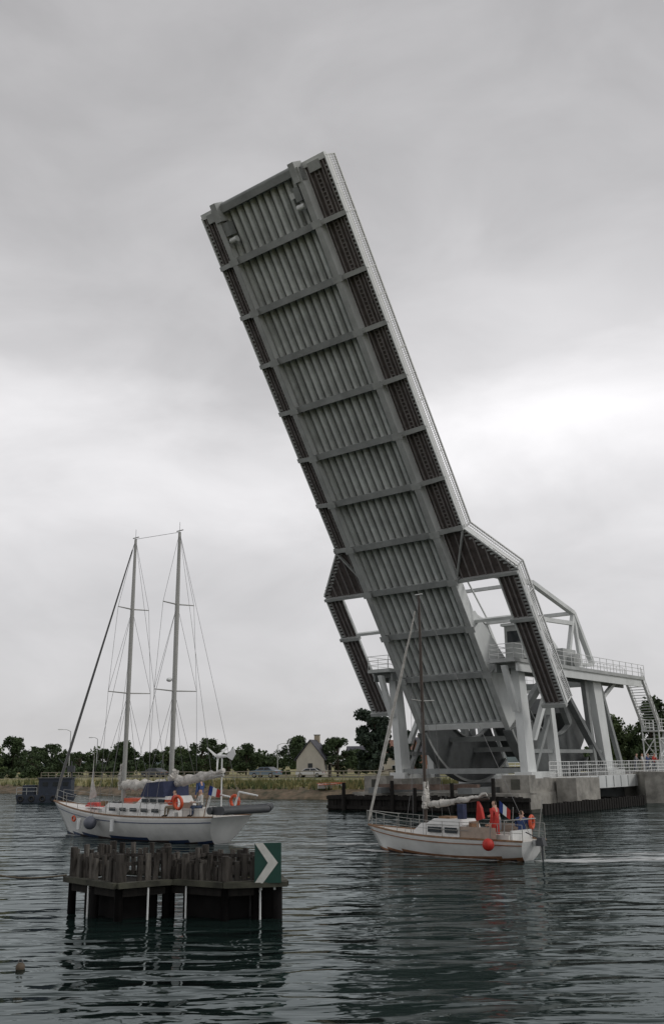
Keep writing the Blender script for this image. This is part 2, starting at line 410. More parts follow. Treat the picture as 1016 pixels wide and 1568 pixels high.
# ================================================================ GROUND
grass=mat('dry_grass',(.27,.225,.10),.95,.2,.12,col2=(.09,.115,.035),bump=.4,detail=9)
bankm=mat('bank_stones',(.17,.125,.085),.95,.4,.9,bump=.6,col2=(.05,.05,.03),detail=8)
shore=[(-700,620),(-300,350),(-120,225),(-60,178),(-38,158),(-20,141),(-10,133),(-1,127),(8,122),(17,118),(27,115),(36,113),(60,106),(120,95),(900,40)]
pts=[]
for (a,b) in zip(shore,shore[1:]):
    L_=math.hypot(b[0]-a[0],b[1]-a[1]); n=max(1,int(min(L_,120)/3))
    for i in range(n): pts.append((a[0]+(b[0]-a[0])*i/n,a[1]+(b[1]-a[1])*i/n))
pts.append(shore[-1])
rows=[(0,-.6),(1.2,.25),(2.6,.8),(4.5,1.35),(7,1.75),(11,2.25),(16,2.25),(60,2.25),(4000,2.25)]
vs=[]
for (x,y) in pts:
    for k,(o,z) in enumerate(rows):
        j=random.uniform(-.4,.4) if 0<k<5 else 0
        vs.append((x,y+o+j,z+(random.uniform(-.15,.15) if 0<k<5 else 0)))
nr=len(rows)
mb=MB(); gi=[];bi=[]
for i in range(len(pts)-1):
    for k in range(nr-1):
        (bi if k<3 else gi).append((i*nr+k,(i+1)*nr+k,(i+1)*nr+k+1,i*nr+k+1))
mb.add(vs,gi,grass)
k_=mb.mi(bankm)
for f in bi: mb.f.append(f); mb.m.append(k_); mb.sm.append(False)
mb.obj('ground')
mb=MB(); mb.add([(-600,6,-.5),(600,6,-.5),(600,3,2.6),(-600,3,2.6),(600,-280,2.7),(-600,-280,2.7)],[(0,1,2,3),(3,2,4,5)],grass); mb.obj('near_bank')
def strip(name,path,w,z,m):
    mb=MB(); vs=[];
    for i,(x,y) in enumerate(path):
        a=V(path[max(0,i-1)]);b=V(path[min(len(path)-1,i+1)]); t=(b-a).normalized(); nn=V((-t.y,t.x))
        vs+=[(x+nn.x*w/2,y+nn.y*w/2,z),(x-nn.x*w/2,y-nn.y*w/2,z)]
    mb.add(vs,[(2*i,2*i+1,2*i+3,2*i+2) for i in range(len(path)-1)],m); return mb.obj(name)
strip('road',[(x,y+42) for x,y in shore if -310<x<30],8,2.27,asph)
strip('gravel_path',[(x,y+17) for x,y in shore if -310<x<20],2.6,2.262,mat('gravel',(.34,.31,.26),.9,.2,1.5))
mb=MB(); 
mb.ext([V((33,106,-1)),V((120,88,-1)),V((120,92,-1)),V((33,110,-1))],(0,0,4.2),conc)
mb.obj('quay_wall')

# ================================================================ TREES
leafA=mat('foliage_dark',(.050,.082,.026),.8,.3,.45,col2=(.018,.032,.012),detail=4)
leafB=mat('foliage_mid',(.080,.115,.035),.8,.3,.5,col2=(.03,.05,.017),detail=4)
leafC=mat('foliage_cedar',(.035,.058,.035),.8,.3,.5,col2=(.012,.022,.014),detail=4)
bark=mat('bark',(.09,.07,.05),.9,.3,3)
rng=np.random.default_rng(3)
def leaves(mb,centres,radii,per,size,m):
    cs=[];
    for c,r in zip(centres,radii):
        p=rng.normal(size=(per,3)); p/=np.linalg.norm(p,axis=1)[:,None]; p*= (rng.random((per,1))**.45)*r; p[:,2]*=.75
        cs.append(p+np.array(c))
    P_=np.concatenate(cs); n=len(P_)
    a=rng.normal(size=(n,3)); a/=np.linalg.norm(a,axis=1)[:,None]
    b=np.cross(a,rng.normal(size=(n,3))); b/=np.linalg.norm(b,axis=1)[:,None]
    sz=size*(.6+.8*rng.random((n,1)))
    q=np.stack([P_-a*sz,P_-b*sz*.6,P_+a*sz,P_+b*sz*.6],1).reshape(-1,3)
    o=len(mb.v); k=mb.mi(m)
    mb.v+=list(map(tuple,q)); mb.f+=[(o+4*i,o+4*i+1,o+4*i+2,o+4*i+3) for i in range(n)]; mb.m+=[k]*n; mb.sm+=[False]*n
def tree(name,x,y,h,w,kind='round',m=None,per=150):
    m=m or random.choice((leafA,leafA,leafB)); mb=MB()
    tr=.032*h
    top=V((random.uniform(-.3,.3),random.uniform(-.3,.3),h*.8))
    mb.path([V((0,0,-.2)),V((0,0,h*.3)),top],[tr,tr*.75,tr*.2],bark,7)
    cs=[];rs=[]
    nb=40 if kind=='round' else 36
    lop=random.uniform(-.15,.15)*w
    for i in range(nb):
        if kind=='round':
            t=random.random()**.95; zz=h*(.10+.80*t); rad=w/2*math.sqrt(max(.05,1-((t-.36)/.70)**2))*random.uniform(.85,1.12); rr=h*.10+random.random()*h*.07
        elif kind=='cone':
            t=random.random(); zz=h*(.12+.85*t); rad=w/2*(1-t)*1.0+.15; rr=h*.07+.05*h*(1-t)
        else:
            t=i/nb; zz=h*(.12+.80*t); rad=w/2*(1-.58*t)*(.75+.5*random.random()); rr=h*.09+random.random()*h*.04
        an=random.uniform(0,2*math.pi); q=max(0,rad*random.uniform(.3,1)-rr*.4)
        c=V((q*math.cos(an)+lop*t,q*math.sin(an),zz)); cs.append(tuple(c)); rs.append(rr)
        if i%2==0: mb.path([V((0,0,zz*.6)),c*.6+V((0,0,zz*.33)),c],[tr*.4,tr*.25,tr*.08],bark,4)
    leaves(mb,cs,rs,per,h*.020+.07,m)
    o=mb.obj(name); o.location=(x,y,2.25); o.rotation_euler=(0,0,random.uniform(0,6)); return o
def px(x,Y): return .000662*(x-508)*Y
TL=[(15,240,66,1126,'round'),(75,230,60,1136,'round'),(188,215,50,1132,'round'),(228,225,64,1146,'round'),(262,220,64,1140,'round'),(303,205,84,1130,'round'),(345,230,60,1148,'round'),(372,215,52,1138,'round'),(457,190,66,1125,'round'),(512,175,80,1127,'round'),
    (935,165,50,1092,'round'),(962,170,44,1106,'round'),(998,160,74,1064,'round'),(1040,150,80,1085,'round'),(118,250,74,1150,'round'),(45,215,76,1154,'round'),(152,240,56,1146,'round'),(282,235,60,1146,'round'),(545,200,50,1146,'round'),(-30,230,70,1130,'round')]
for (x,Y,w,ty,k) in TL:
    hz=1168.7-.0126*(x-508); h=(hz-ty)*Y/1562+2.25
    tree('deciduous_tree',px(x,Y),Y,h,w*Y/1510,k)
tree('cedar_tree',px(573,158),158,(1168-1084)*158/1562+2.4,100*158/1510,'cedar',leafC,per=230)
tree('conifer_tree',px(622,170),170,7.5,5.5,'cone',leafC)
def mass(name,segs,size,m,per=40):
    mb=MB()
    for (x0,x1,Y,zt,dens) in segs:
        n=int(abs(px(x1,Y)-px(x0,Y))*dens)
        cs=[];rs=[]
        for i in range(n):
            xx=px(x0,Y)+(px(x1,Y)-px(x0,Y))*random.random(); hh=zt*random.uniform(.55,1.05)*(.8+.3*math.sin(xx*.11)+.15*math.sin(xx*.37))
            r=hh*.35; 
            for z in(.3,.7): cs.append((xx,Y+random.uniform(-2,2),2.25+hh*z)); rs.append(r)
        leaves(mb,cs,rs,per,size,m)
    return mb.obj(name)
mass('hedge',[(-60,115,205,4.0,1.8),(115,340,212,3.2,1.6),(395,440,215,2.2,1.2),(900,1100,150,3.6,1.5)],.3,leafA)
mass('distant_trees',[(-200,500,420,10,.6),(380,700,600,11,.35),(860,1300,330,9,.6),(-400,50,330,8,.5)],.8,leafA,60)
mb=MB()
for i in range(3200):
    (a,b)=random.choice(list(zip(shore[2:11],shore[3:12]))); t=random.random(); x=a[0]+(b[0]-a[0])*t; y=a[1]+(b[1]-a[1])*t
    o=random.uniform(3,10); z=1.0+o*.11; h=random.uniform(.3,.8)
    for k in range(3):
        dx=random.uniform(-.25,.25); mb.add([(x+dx-.06,y+o,z-.2),(x+dx+.06,y+o,z-.2),(x+dx*1.8,y+o,z+h)],[(0,1,2)],leafB if i%3==0 else grass)
mb.obj('bank_grass')
mb=MB(); hv=[]
for i in range(61):
    x=-900+i*30; hv.append((x,1400,2)); hv.append((x,1450,2.5+14*abs(math.sin(i*.21))**.7+3*math.sin(i*.9)))
mb.add(hv,[(2*i,2*i+2,2*i+3,2*i+1) for i in range(60)],mat('far_woodland',(.09,.12,.12),1,.2,.02)); mb.obj('distant_hill')

# ================================================================ BUILDINGS
stone=mat('stone_wall',(.42,.36,.27),.9,.15,.8); slate=mat('slate_roof',(.07,.07,.085),.7,.2,1.5); wallw=mat('render_wall',(.60,.56,.47),.9,.08,.5); tile=mat('clay_tile',(.22,.11,.08),.8,.2,1)
def house(name,x,y,w,dp,h,rh,wm,rm,rot=0,floors=1,nw=3,chim=True):
    e=empty(name,(x,y,2.25),rot)
    a=MB(); a.box((0,0,h/2),(w,dp,h),wm)
    a.ext([V((-w/2,-dp/2,h)),V((-w/2,dp/2,h)),V((-w/2,0,h+rh))],(w,0,0),wm); a.obj('walls',e)
    r=MB(); t=.18
    for sg in(-1,1):
        p=[V((-w/2-.3,sg*(dp/2+.35),h-.2)),V((-w/2-.3,0,h+rh+.05)),V((-w/2-.3,0,h+rh+.05+t)),V((-w/2-.3,sg*(dp/2+.35),h-.2+t))]
        r.ext(p,(w+.6,0,0),rm)
    r.obj('roof',e)
    wn=MB()
    for f in range(floors):
        for i in range(nw):
            xx=-w/2+w*(i+.5)/nw; zz=h*(f+.55)/floors
            wn.box((xx,-dp/2-.03,zz),(.95,.08,1.2),white); wn.box((xx,-dp/2-.06,zz),(.75,.08,1.0),glassd)
    for sg in(-1,1): wn.box((sg*(w/2+.04),0,h*.6),(.08,.8,1.1),glassd)
    wn.obj('windows',e)
    d=MB(); d.box((w*.12,-dp/2-.05,1.1),(1.05,.1,2.2),timb); d.obj('door',e)
    if chim: c=MB(); c.box((w*.4,0,h+rh+.3),(.7,.9,1.5),stone); c.box((w*.4,0,h+rh+1.1),(.85,1.05,.15),conc); c.obj('chimney',e)
house('stone_house',px(476,174),174,5,5,2.9,3.2,wallw,slate,math.radians(75),1,2)
house('stone_cottage',px(556,240),240,9,7,3.4,2.6,stone,slate,.1,1,3)
house('cafe_building',px(608,205),205,10,7,4.2,2.4,wallw,tile,-.1,2,4)
house('brick_house',px(668,195),195,9,7,4.2,2.6,mat('brick_wall',(.30,.14,.09),.9,.15,2),slate,.15,2,3)
house('long_barn',px(1030,190),190,18,8,3.2,2.4,stone,slate,-.2,1,5,False)

# ================================================================ CARS
tyre=mat('tyre_rubber',(.02,.02,.02),.8,.1,5)
def car(x,y,rot,paint,L=5.3):
    e=MB(); k=L/4.3; W=1.7*k/2
    prof=[(-2.15,.35),(-2.15,.8),(-2.0,.92),(-1.2,.98),(1.6,1.0),(2.1,.92),(2.15,.6),(2.12,.35)]
    e.ext([V((a*k,-W,b*k)) for a,b in prof],(0,2*W,0),paint)
    cab=[(-1.2,.98),(-.55,1.4),(.9,1.42),(1.6,1.0)]
    vs=[V((a*k,sg*(W if b<1.1 else W*.82),b*k)) for sg in(-1,1) for a,b in cab]
    e.add(vs,[(0,1,2,3)[::-1],(4,5,6,7),(1,5,6,2)],paint); e.add(vs,[(0,4,5,1),(3,2,6,7)],glassd)
    for sg in(-1,1):
        g=[(-1.0,1.02),(-.5,1.34),(.15,1.36),(.15,1.02)]; g2=[(.22,1.02),(.22,1.36),(.85,1.36),(1.35,1.04)]
        for gg in(g,g2):
            e.add([V((a*k,sg*(W*(1-.18*(b-1.0)/.4)+.02),b*k)) for a,b in gg],[(0,1,2,3)],glassd)
        for wx in(-1.35,1.3):
            e.tube((wx*k,sg*(W-.2),.32*k),(wx*k,sg*(W+.03),.32*k),.33*k,.33*k,tyre,14,False); e.tube((wx*k,sg*(W+.03),.32*k),(wx*k,sg*(W+.05),.32*k),.19*k,.17*k,steel,10,False)
        e.box((-2.15*k,sg*.6*k,.7*k),(.06,.3*k,.14*k),white); e.box((2.15*k,sg*.62*k,.75*k),(.06,.25*k,.16*k),mat('tail_light',(.4,.02,.02),.3))
    o=e.obj('parked_car'); o.location=(x,y,2.28); o.rotation_euler=(0,0,rot)
car(px(402,168),168,-.5,mat('car_paint_blue_grey',(.16,.22,.28),.3,.03))
car(px(470,163),163,-.25,mat('car_paint_white',(.7,.7,.7),.3,.03),4.6)
car(px(232,195),195,-.6,mat('car_paint_dark',(.06,.07,.08),.3,.03))
def lamp(x,y,h,rot=0,dbl=False):
    e=MB(); e.tube((0,0,0),(0,0,h),.12,.07,steel,8)
    for sg in((-1,1) if dbl else(1,)):
        e.path([V((0,0,h)),V((sg*.8,0,h+.35)),V((sg*1.9,0,h+.4))],[.06,.05,.05],steel,6)
        e.box((sg*2.1,0,h+.38),(.9,.32,.16),steelw)
    o=e.obj('street_lamp'); o.location=(x,y,2.25); o.rotation_euler=(0,0,rot)
lamp(px(101,200),200,9.2,math.pi+.3); lamp(px(143,215),215,8,2.6); lamp(px(420,205),205,6,0,False)
mb=MB()
for (a,b) in zip(shore[3:9],shore[4:10]): rail(mb,(a[0],a[1]+24,2.25),(b[0],b[1]+24,2.25),1.1,mat('weathered_fence',(.3,.27,.22),.9),sp=2.5,nr=2,r=.06)
mb.obj('wooden_fence')

# ================================================================ WOODEN DOLPHIN (foreground)
plank=mat('weathered_planks',(.070,.063,.056),.9,.3,2.2,bump=.7,col2=(.014,.012,.010),stretch=(3,3,.6),detail=9,spec=.25)
plank2=mat('weathered_planks_pale',(.135,.125,.11),.9,.3,2.6,bump=.7,col2=(.04,.034,.03),stretch=(3,3,.5),detail=9,spec=.25)
beamm=mat('algae_beam',(.070,.070,.050),.85,.35,1.6,bump=.4)
blackb=mat('black_timber',(.007,.006,.006),.8,.3,2,spec=.2)  # near-black tone for posts and boards below the platform beams
DO=empty('timber_dolphin')
def ring(poly,zt,name):
    mb=MB(); bm=MB()
    n=len(poly)
    cx=sum(p[0] for p in poly)/n; cy=sum(p[1] for p in poly)/n
    for i in range(n):
        a=V((*poly[i],0)); b=V((*poly[(i+1)%n],0)); L=(b-a).length; k=max(1,int(L/.23)); t=(b-a).normalized(); ang=math.atan2(t.y,t.x)
        for j in range(k):
            p=a.lerp(b,(j+.5)/k); h=zt-1.05+random.uniform(-.14,.09)
            if random.random()<.15: h*=.72
            if random.random()<.06: continue
            w=.15+random.uniform(-.04,.03); pm=plank2 if random.random()<.3 else plank
            Rm=Matrix.Rotation(ang,3,'Z')@Matrix.Rotation(random.uniform(-.06,.06),3,'Y')
            mb.box((p.x,p.y,1.0+h/2),(w,.10,h),pm,Rm)
            if random.random()<.35: 
                q=p+V((t.y,-t.x,0))*.09; mb.box((q.x,q.y,.95+h/2),(w*.9,.05,h*random.uniform(.6,.98)),pm,Rm)
        out=V((t.y,-t.x,0))
        a2=a+out*.16-t*.12; b2=b+out*.16+t*.12
        bm.beam(a2+V((0,0,1.02)),b2+V((0,0,1.02)),.26,.16,beamm); bm.beam(a-out*.1+V((0,0,1.6)),b-out*.1+V((0,0,1.6)),.06,.10,plank)
        bm.beam(a+V((0,0,.78)),b+V((0,0,.78)),.18,.2,timb)
        k=max(1,int(L/1.1))
        for j in range(k+1):
            p=a.lerp(b,j/k); bm.tube((p.x,p.y,-1.5),(p.x,p.y,1.0),.14,.13,blackb,8)
    bm.ext([V((x,y,.8)) for x,y in poly],(0,0,.12),timb)
    for i in range(n):
        a=V((*poly[i],0)); b=V((*poly[(i+1)%n],0)); c=V((cx,cy,0)); a=a.lerp(c,.25); b=b.lerp(c,.25)
        bm.beam(a+V((0,0,.1)),b+V((0,0,.1)),.08,1.5,blackb)
    for (x,y) in poly: bm.tube((x,y,-.5),(x,y,zt+random.uniform(-.1,.15)),.13,.12,plank,8)
    mb.obj(name+'_planks',DO); bm.obj(name+'_frame',DO)
ring([(-8.45,32.6),(-6.55,30.7),(-5.25,31.5),(-5.6,33.5),(-7.6,34.4)],1.98,'left_stage')
ring([(-5.15,31.7),(-3.35,30.6),(-2.45,30.9),(-2.2,32.8),(-4.4,34.0)],1.82,'right_stage')
mb=MB()
for (x,y) in((-7.7,31.6),(-5.72,30.95),(-4.6,31.15),(-2.3,30.7)): mb.tube((x,y,-.1),(x,y,.92),.03,.03,white,8)
mb.beam((-3.35,30.45,1.0),(-1.5,30.75,1.0),.3,.14,beamm); mb.beam((-1.6,30.8,1.0),(-1.9,32.5,1.0),.3,.14,beamm)
for (x,y) in((-1.8,30.9),(-2.0,32.3)): mb.tube((x,y,-1.5),(x,y,1.0),.16,.15,blackb,8)
mb.beam((-2.4,31.2,.3),(-1.8,31.0,.3),.1,1.3,blackb)
mb.obj('poles_and_shelf',DO)
SG=empty('navigation_sign',(-2.06,30.5,1.05),math.radians(4))
mb=MB(); grn=mat('sign_green',(.006,.055,.040),.5,.12,3); wht=mat('sign_white',(.62,.62,.58),.5,.10,3)
w,h=.40,1.14
mb.box((0,.03,h/2),(2*w,.05,h),grn)
mb.tube((-.2,.1,-.2),(-.2,.1,h*.9),.04,.04,steel,6);mb.tube((.2,.1,-.2),(.2,.1,h*.9),.04,.04,steel,6)
mb.ext([V((-w,0,h)),V((-.15,0,h)),V((.30,0,h*.5)),V((-.15,0,0)),V((-w,0,0)),V((.0,0,h*.5))],(0,-.012,0),wht)
mb.obj('panel',SG)

# ================================================================ SAILBOATS
gel=mat('gelcoat_white',(.70,.70,.68),.25,.08,.8); gelc=mat('gelcoat_cream',(.60,.58,.54),.35,.08,1.5)
blue=mat('stripe_blue',(.03,.05,.11),.4,.05); anti=mat('antifoul',(.05,.03,.03),.8,.2); teak=mat('teak',(.26,.15,.08),.7,.2,4)
alu=mat('mast_aluminium',(.36,.36,.34),.35,.06,2,metal=.2); mastb=mat('mast_wood_dark',(.055,.038,.028),.5,.2,2)
sail=mat('furled_sail',(.58,.56,.52),.8,.18,2.5,bump=.6); wire=mat('rigging_wire',(.16,.16,.16),.4,.1); red=mat('red_fabric',(.50,.025,.015),.6,.15,4); navy=mat('navy_canvas',(.03,.04,.09),.8,.15,4)
tan=mat('tan_canvas',(.40,.32,.26),.85,.12,3); orange=mat('orange_plastic',(.62,.09,.03),.5,.1,3); greyr=mat('grey_rubber',(.06,.065,.07),.6,.15,3); greyf=mat('grey_fender',(.12,.13,.16),.5,.1)
def hull(L,B,fb,fm,fs_,draft,ovb,ovs,m_top,stripe,rail_m):
    mb=MB(); NT,NV=28,12
    def pt(i,j,sg):
        t=i/NT; v=j/NV
        b=B*min(1,(1-(1-min(t/.6,1))**2.2))*(1-.28*max(0,(t-.6)/.4)**1.6)
        sh=fm+(fb-fm)*(1-t/.65)**2 if t<.65 else fm+(fs_-fm)*((t-.65)/.35)**2
        kz=-draft*math.sin(math.pi*min(1,max(0.02,t*.95+.02)))**.5
        z=kz+(sh-kz)*v
        y=b*(math.sin(v*math.pi/2)**.55)*(.86+.14*v)
        x=L*t-ovb*max(0,(z/sh))**1.2*(1-t)**3+ (ovs*max(0,z/sh)*max(0,(t-.8)/.2)**2)
        return V((x,sg*y,z))
    for sg in(-1,1):
        for i in range(NT):
            for j in range(NV):
                q=[pt(i,j,sg),pt(i+1,j,sg),pt(i+1,j+1,sg),pt(i,j+1,sg)]
                zc=sum(p.z for p in q)/4
                mm=anti if zc<.02 else (stripe if (zc<.14) else m_top)
                mb.add(q,[(0,1,2,3)],mm,True)
            a=pt(i,NV,sg);b=pt(i+1,NV,sg)
            mb.beam(a+V((0,0,.02)),b+V((0,0,.02)),.09,.08,rail_m)
            a1=pt(i,int(NV*.84),sg);b1=pt(i+1,int(NV*.84),sg)
            mb.beam(a1+V((0,sg*.01,0)),b1+V((0,sg*.01,0)),.03,.05,stripe)
    for i in range(NT): mb.add([pt(i,NV,-1),pt(i+1,NV,-1),pt(i+1,NV,1),pt(i,NV,1)],[(0,1,2,3)],gelc)
    tr=[pt(NT,j,-1) for j in range(NV+1)]+[pt(NT,j,1) for j in range(NV,-1,-1)]
    mb.add(tr,[tuple(range(len(tr)))],m_top)
    return mb,pt,NT,NV
def finish_hull(mb,name,par):
    o=mb.obj(name,par)
    bm=bmesh.new(); bm.from_mesh(o.data); bmesh.ops.remove_doubles(bm,verts=bm.verts,dist=.004); bmesh.ops.recalc_face_normals(bm,faces=bm.faces); bm.to_mesh(o.data); bm.free(); return o
def cabin(mb,x0,x1,w0,w1,z0,z1,m,slope0=.7,slope1=.2):
    vs=[V((x0,-w0,z0)),V((x1,-w1,z0)),V((x1,w1,z0)),V((x0,w0,z0)),V((x0+slope0,-w0*.82,z1)),V((x1-slope1,-w1*.85,z1)),V((x1-slope1,w1*.85,z1)),V((x0+slope0,w0*.82,z1))]
    mb.add(vs,[(0,1,5,4),(1,2,6,5),(2,3,7,6),(3,0,4,7),(4,5,6,7)],m); 
    return vs
def lifelines(mb,pt,NT,NV,h,i0,i1,m,L):
    for sg in(-1,1):
        prev=None
        for i in range(i0,i1+1,3):
            p=pt(i,NV,sg); p=V((p.x,p.y*.96,p.z)); q=p+V((0,0,h)); mb.tube(p,q,.022,.022,m,4)
            if prev:
                for f in(.5,1): mb.tube(prev[0].lerp(prev[1],f),p.lerp(q,f),.014,.014,m,3)
            prev=(p,q)
def bundle(mb,a,b,r,m,seed=1,sag=.1):
    rd=random.Random(seed); a=V(a);b=V(b); n=16; 
    for st in range(3):
        pts=[];rs=[]; off=V((0,rd.uniform(-.5,.5)*r,rd.uniform(-.4,.4)*r))
        for i in range(n+1):
            t=i/n; pts.append(a.lerp(b,t)+off+V((0,rd.uniform(-.05,.05),-sag*math.sin(math.pi*t)+rd.uniform(-.07,.07)))); rs.append(r*.72*(.45+.55*math.sin(math.pi*min(1,t*1.1+.12)))*rd.uniform(.6,1.3))
        mb.path(pts,rs,m,8)
# ---- two-masted boat
KE=empty('two_masted_sailboat',(-18.7,70.0,0),math.atan2(-10.5,11.9))
L=15.9
mb,pt,NT,NV=hull(L,2.15,2.15,1.45,1.55,.7,1.9,.9,gel,blue,teak); finish_hull(mb,'hull',KE)
mb=MB(); cabin(mb,4.6,13.0,.9,1.35,1.4,2.15,gel,1.0,.2)
cabin(mb,8.6,12.2,.85,1.1,2.1,2.65,gel,.7,.2)
for k in range(5): mb.box((6.6+k*1.15,-1.13-.04*k,1.8),(.62,.06,.22),glassd); mb.box((6.6+k*1.15,1.13+.04*k,1.8),(.62,.06,.22),glassd)
for k in range(3): mb.box((9.8+k*.85,-.99-.03*k,2.36),(.6,.06,.24),glassd)
mb.box((5.9,0,2.2),(.7,.7,.12),glassd); mb.box((8.2,0,2.2),(.8,.8,.12),teak)
mb.box((7.2,.3,2.3),(1.5,.8,.3),orange)
cabin(mb,2.4,4.1,.35,.5,1.85,2.12,red,.3,.2); mb.box((12.3,-.9,2.25),(.9,.3,.4),orange); mb.box((5.0,-.6,2.1),(.35,.35,.3),teak)
for x,y in((5.4,-1.2),(7.6,-1.35),(13.4,-1.4)): mb.tube((x,y,1.45),(x,y,1.75),.12,.10,steel,8)
mb.obj('coachroof',KE)
mb=MB()
pr=[(9.3,2.6),(9.9,3.45),(11.6,3.55),(11.7,2.6)]
mb.ext([V((x,-1.0,z)) for x,z in pr],(0,2.0,0),navy); mb.box((9.55,-.3,3.0),(.04,.6,.4),glassd)
mb.box((14.6,0,1.75),(1.6,2.6,.5),gelc); mb.box((14.1,-1.15,2.1),(.9,.1,.45),tan)
mb.obj('dodger_and_cockpit',KE)
mb=MB()
def mast(mb,x,z0,z1,r,m,rake=.0,y=0): 
    a=V((x,y,z0)); b=V((x+rake*(z1-z0),y,z1)); mb.tube(a,a.lerp(b,.7),r,r*.95,m,10); mb.tube(a.lerp(b,.7),b,r*.95,r*.6,m,10); return a,b
m1a,m1b=mast(mb,6.2,1.5,20.0,.15,alu,.012); m2a,m2b=mast(mb,11.1,1.5,19.7,.16,alu,.008)
for (a,b) in((m1a,m1b),(m2a,m2b)):
    mb.tube(b,b+V((0,0,.7)),.015,.015,wire,3); mb.tube(b+V((-.3,0,.1)),b+V((.35,0,.1)),.04,.04,alu,5)
    for f,w in((.42,1.75),(.73,1.3)):
        p=a.lerp(b,f)
        for sg in(-1,1): mb.tube(p,p+V((.15,sg*w,.05)),.05,.035,alu,6)
mb.tube((6.2,0,3.0),(10.3,0,3.25),.10,.08,alu,8); mb.tube((11.1,0,3.2),(16.0,0,3.9),.11,.09,alu,8)
mb.ball(m2a.lerp(m2b,.46)+V((-.25,-.25,0)),.20,white,10,6,(1,1,.7))
mb.obj('masts_and_booms',KE)
mb=MB()
bow=pt(0,NV,1); bow=V((bow.x,0,bow.z))
mb.path([bow+V((.25,0,.2)),bow.lerp(m1b,.1),bow.lerp(m1b,.5),bow.lerp(m1b,.96)],[.08,.11,.08,.04],wire,7)
st=V((L+.7,0,1.6))
for p,q in((bow,m1b),(m1b,m2b),(m2b,st+V((0,1,0))),(m2b,st+V((0,-1,0))),(V((2.2,0,2)),m1a.lerp(m1b,.73)),(m1b,V((10.8,0,2.6))),(m2a.lerp(m2b,.73),V((6.8,0,2.3)))): mb.tube(p,q,.015,.015,wire,4)
for (a,b,x) in((m1a,m1b,6.2),(m2a,m2b,11.1)):
    for sg in(-1,1):
        t1=a.lerp(b,.42)+V((.15,sg*1.75,.05)); t2=a.lerp(b,.73)+V((.15,sg*1.3,.05)); ch=V((x+.2,sg*2.0,1.5))
        for p,q in((ch,t1),(t1,t2),(t2,b),(V((x-.7,sg*2,1.5)),a.lerp(b,.42)),(V((x+.9,sg*2,1.5)),a.lerp(b,.42)),(t1,a.lerp(b,.73))): mb.tube(p,q,.014,.014,wire,4)
lifelines(mb,pt,NT,NV,.85,1,NT,alu,L)
mb.tube((6.4,-1.2,1.9),m1a.lerp(m1b,.6),.012,.012,wire,3)
mb.obj('rigging',KE)
mb=MB()
bundle(mb,(6.3,0,3.3),(10.2,0,3.45),.40,sail,3,.12); bundle(mb,(11.2,0,3.55),(16.0,0,4.15),.34,sail,5,.15)
bundle(mb,(6.0,-.1,3.0),(5.9,0,4.6),.22,sail,6,0); bundle(mb,(11.0,-.1,2.6),(11.5,.1,4.3),.40,sail,7,0)
mb.add([V((2.35,0,2.3)),V((3.1,.15,2.5)),V((2.9,-.1,3.6)),V((2.75,0,6.0)),V((2.5,.1,4.2))],[(0,1,2,4),(4,2,3)],sail)
mb.obj('sails',KE)
mb=MB()
mb.torus((14.2,-1.95,2.35),(0,1,.1),.36,.10,orange); mb.torus((15.2,1.7,2.3),(0,1,.1),.36,.10,orange)
mb.ball((6.0,-2.35,1.0),.42,greyf,12,8); mb.tube((6,-2.2,1.4),(6,-2.0,1.8),.02,.02,wire,3)
for x in(4.6,8.2): mb.tube((x,-2.25,.55),(x,-2.25,1.25),.13,.13,white,8)
mb.torus((3.2,-1.7,1.15),(0,1,.1),.16,.06,orange)
P0=V((15.4,.4,1.5)); mb.tube(P0,P0+V((0,0,3.4)),.05,.045,white,6); hb=P0+V((0,0,3.5)); mb.tube(hb+V((-.4,0,0)),hb+V((.35,0,0)),.13,.08,white,8)
for k in range(3):
    t=k*2.094+.5; e=V((0,math.cos(t),math.sin(t))); o=V((-.42,0,0)); s_=V((0,-math.sin(t),math.cos(t)))
    mb.add([hb+o+e*.08-s_*.06,hb+o+e*1.0-s_*.03,hb+o+e*1.0+s_*.05,hb+o+e*.08+s_*.12],[(0,1,2,3)],white)
mb.ext([hb+V((.3,0,0)),hb+V((1.0,0,.5)),hb+V((1.2,0,.1)),hb+V((.9,0,-.25))],(0,.03,0),white)
mb.obj('wind_generator_and_gear',KE)
mb=MB()
for y in(-1.1,1.1): mb.path([V((15.6,y,1.5)),V((16.2,y,2.9)),V((17.8,y,2.7))],[.06,.06,.05],white,6)
cx=17.7
mb.path([V((cx-.55,-2.1,1.95)),V((cx-.55,1.5,1.95)),V((cx,2.3,2.05)),V((cx+.55,1.5,1.95)),V((cx+.55,-2.1,1.95))],[.22,.23,.2,.23,.22],greyr,10)
mb.box((cx,-.2,1.85),(.9,3.4,.1),greyr); mb.box((cx,-1.9,1.95),(.9,.08,.45),greyr)
for y in(-1.1,1.1): mb.tube((17.7,y,2.7),(17.7,y,2.0),.02,.02,wire,3)
mb.obj('dinghy_on_davits',KE)
mb=MB(); mb.tube((15.9,-1.4,1.5),(16.5,-1.5,3.5),.03,.02,teak,5)
for k,c in enumerate((mat('flag_blue',(.02,.05,.25),.8),white,red)):
    mb.add([V((16.3+k*.28,-1.47+.05*k,2.8-.05*k)),V((16.58+k*.28,-1.42+.05*k,2.75-.05*k)),V((16.7+k*.28,-1.42+.05*k,3.25-.1*k)),V((16.42+k*.28,-1.47+.05*k,3.35-.1*k))],[(0,1,2,3)],c)
mb.obj('ensign',KE)

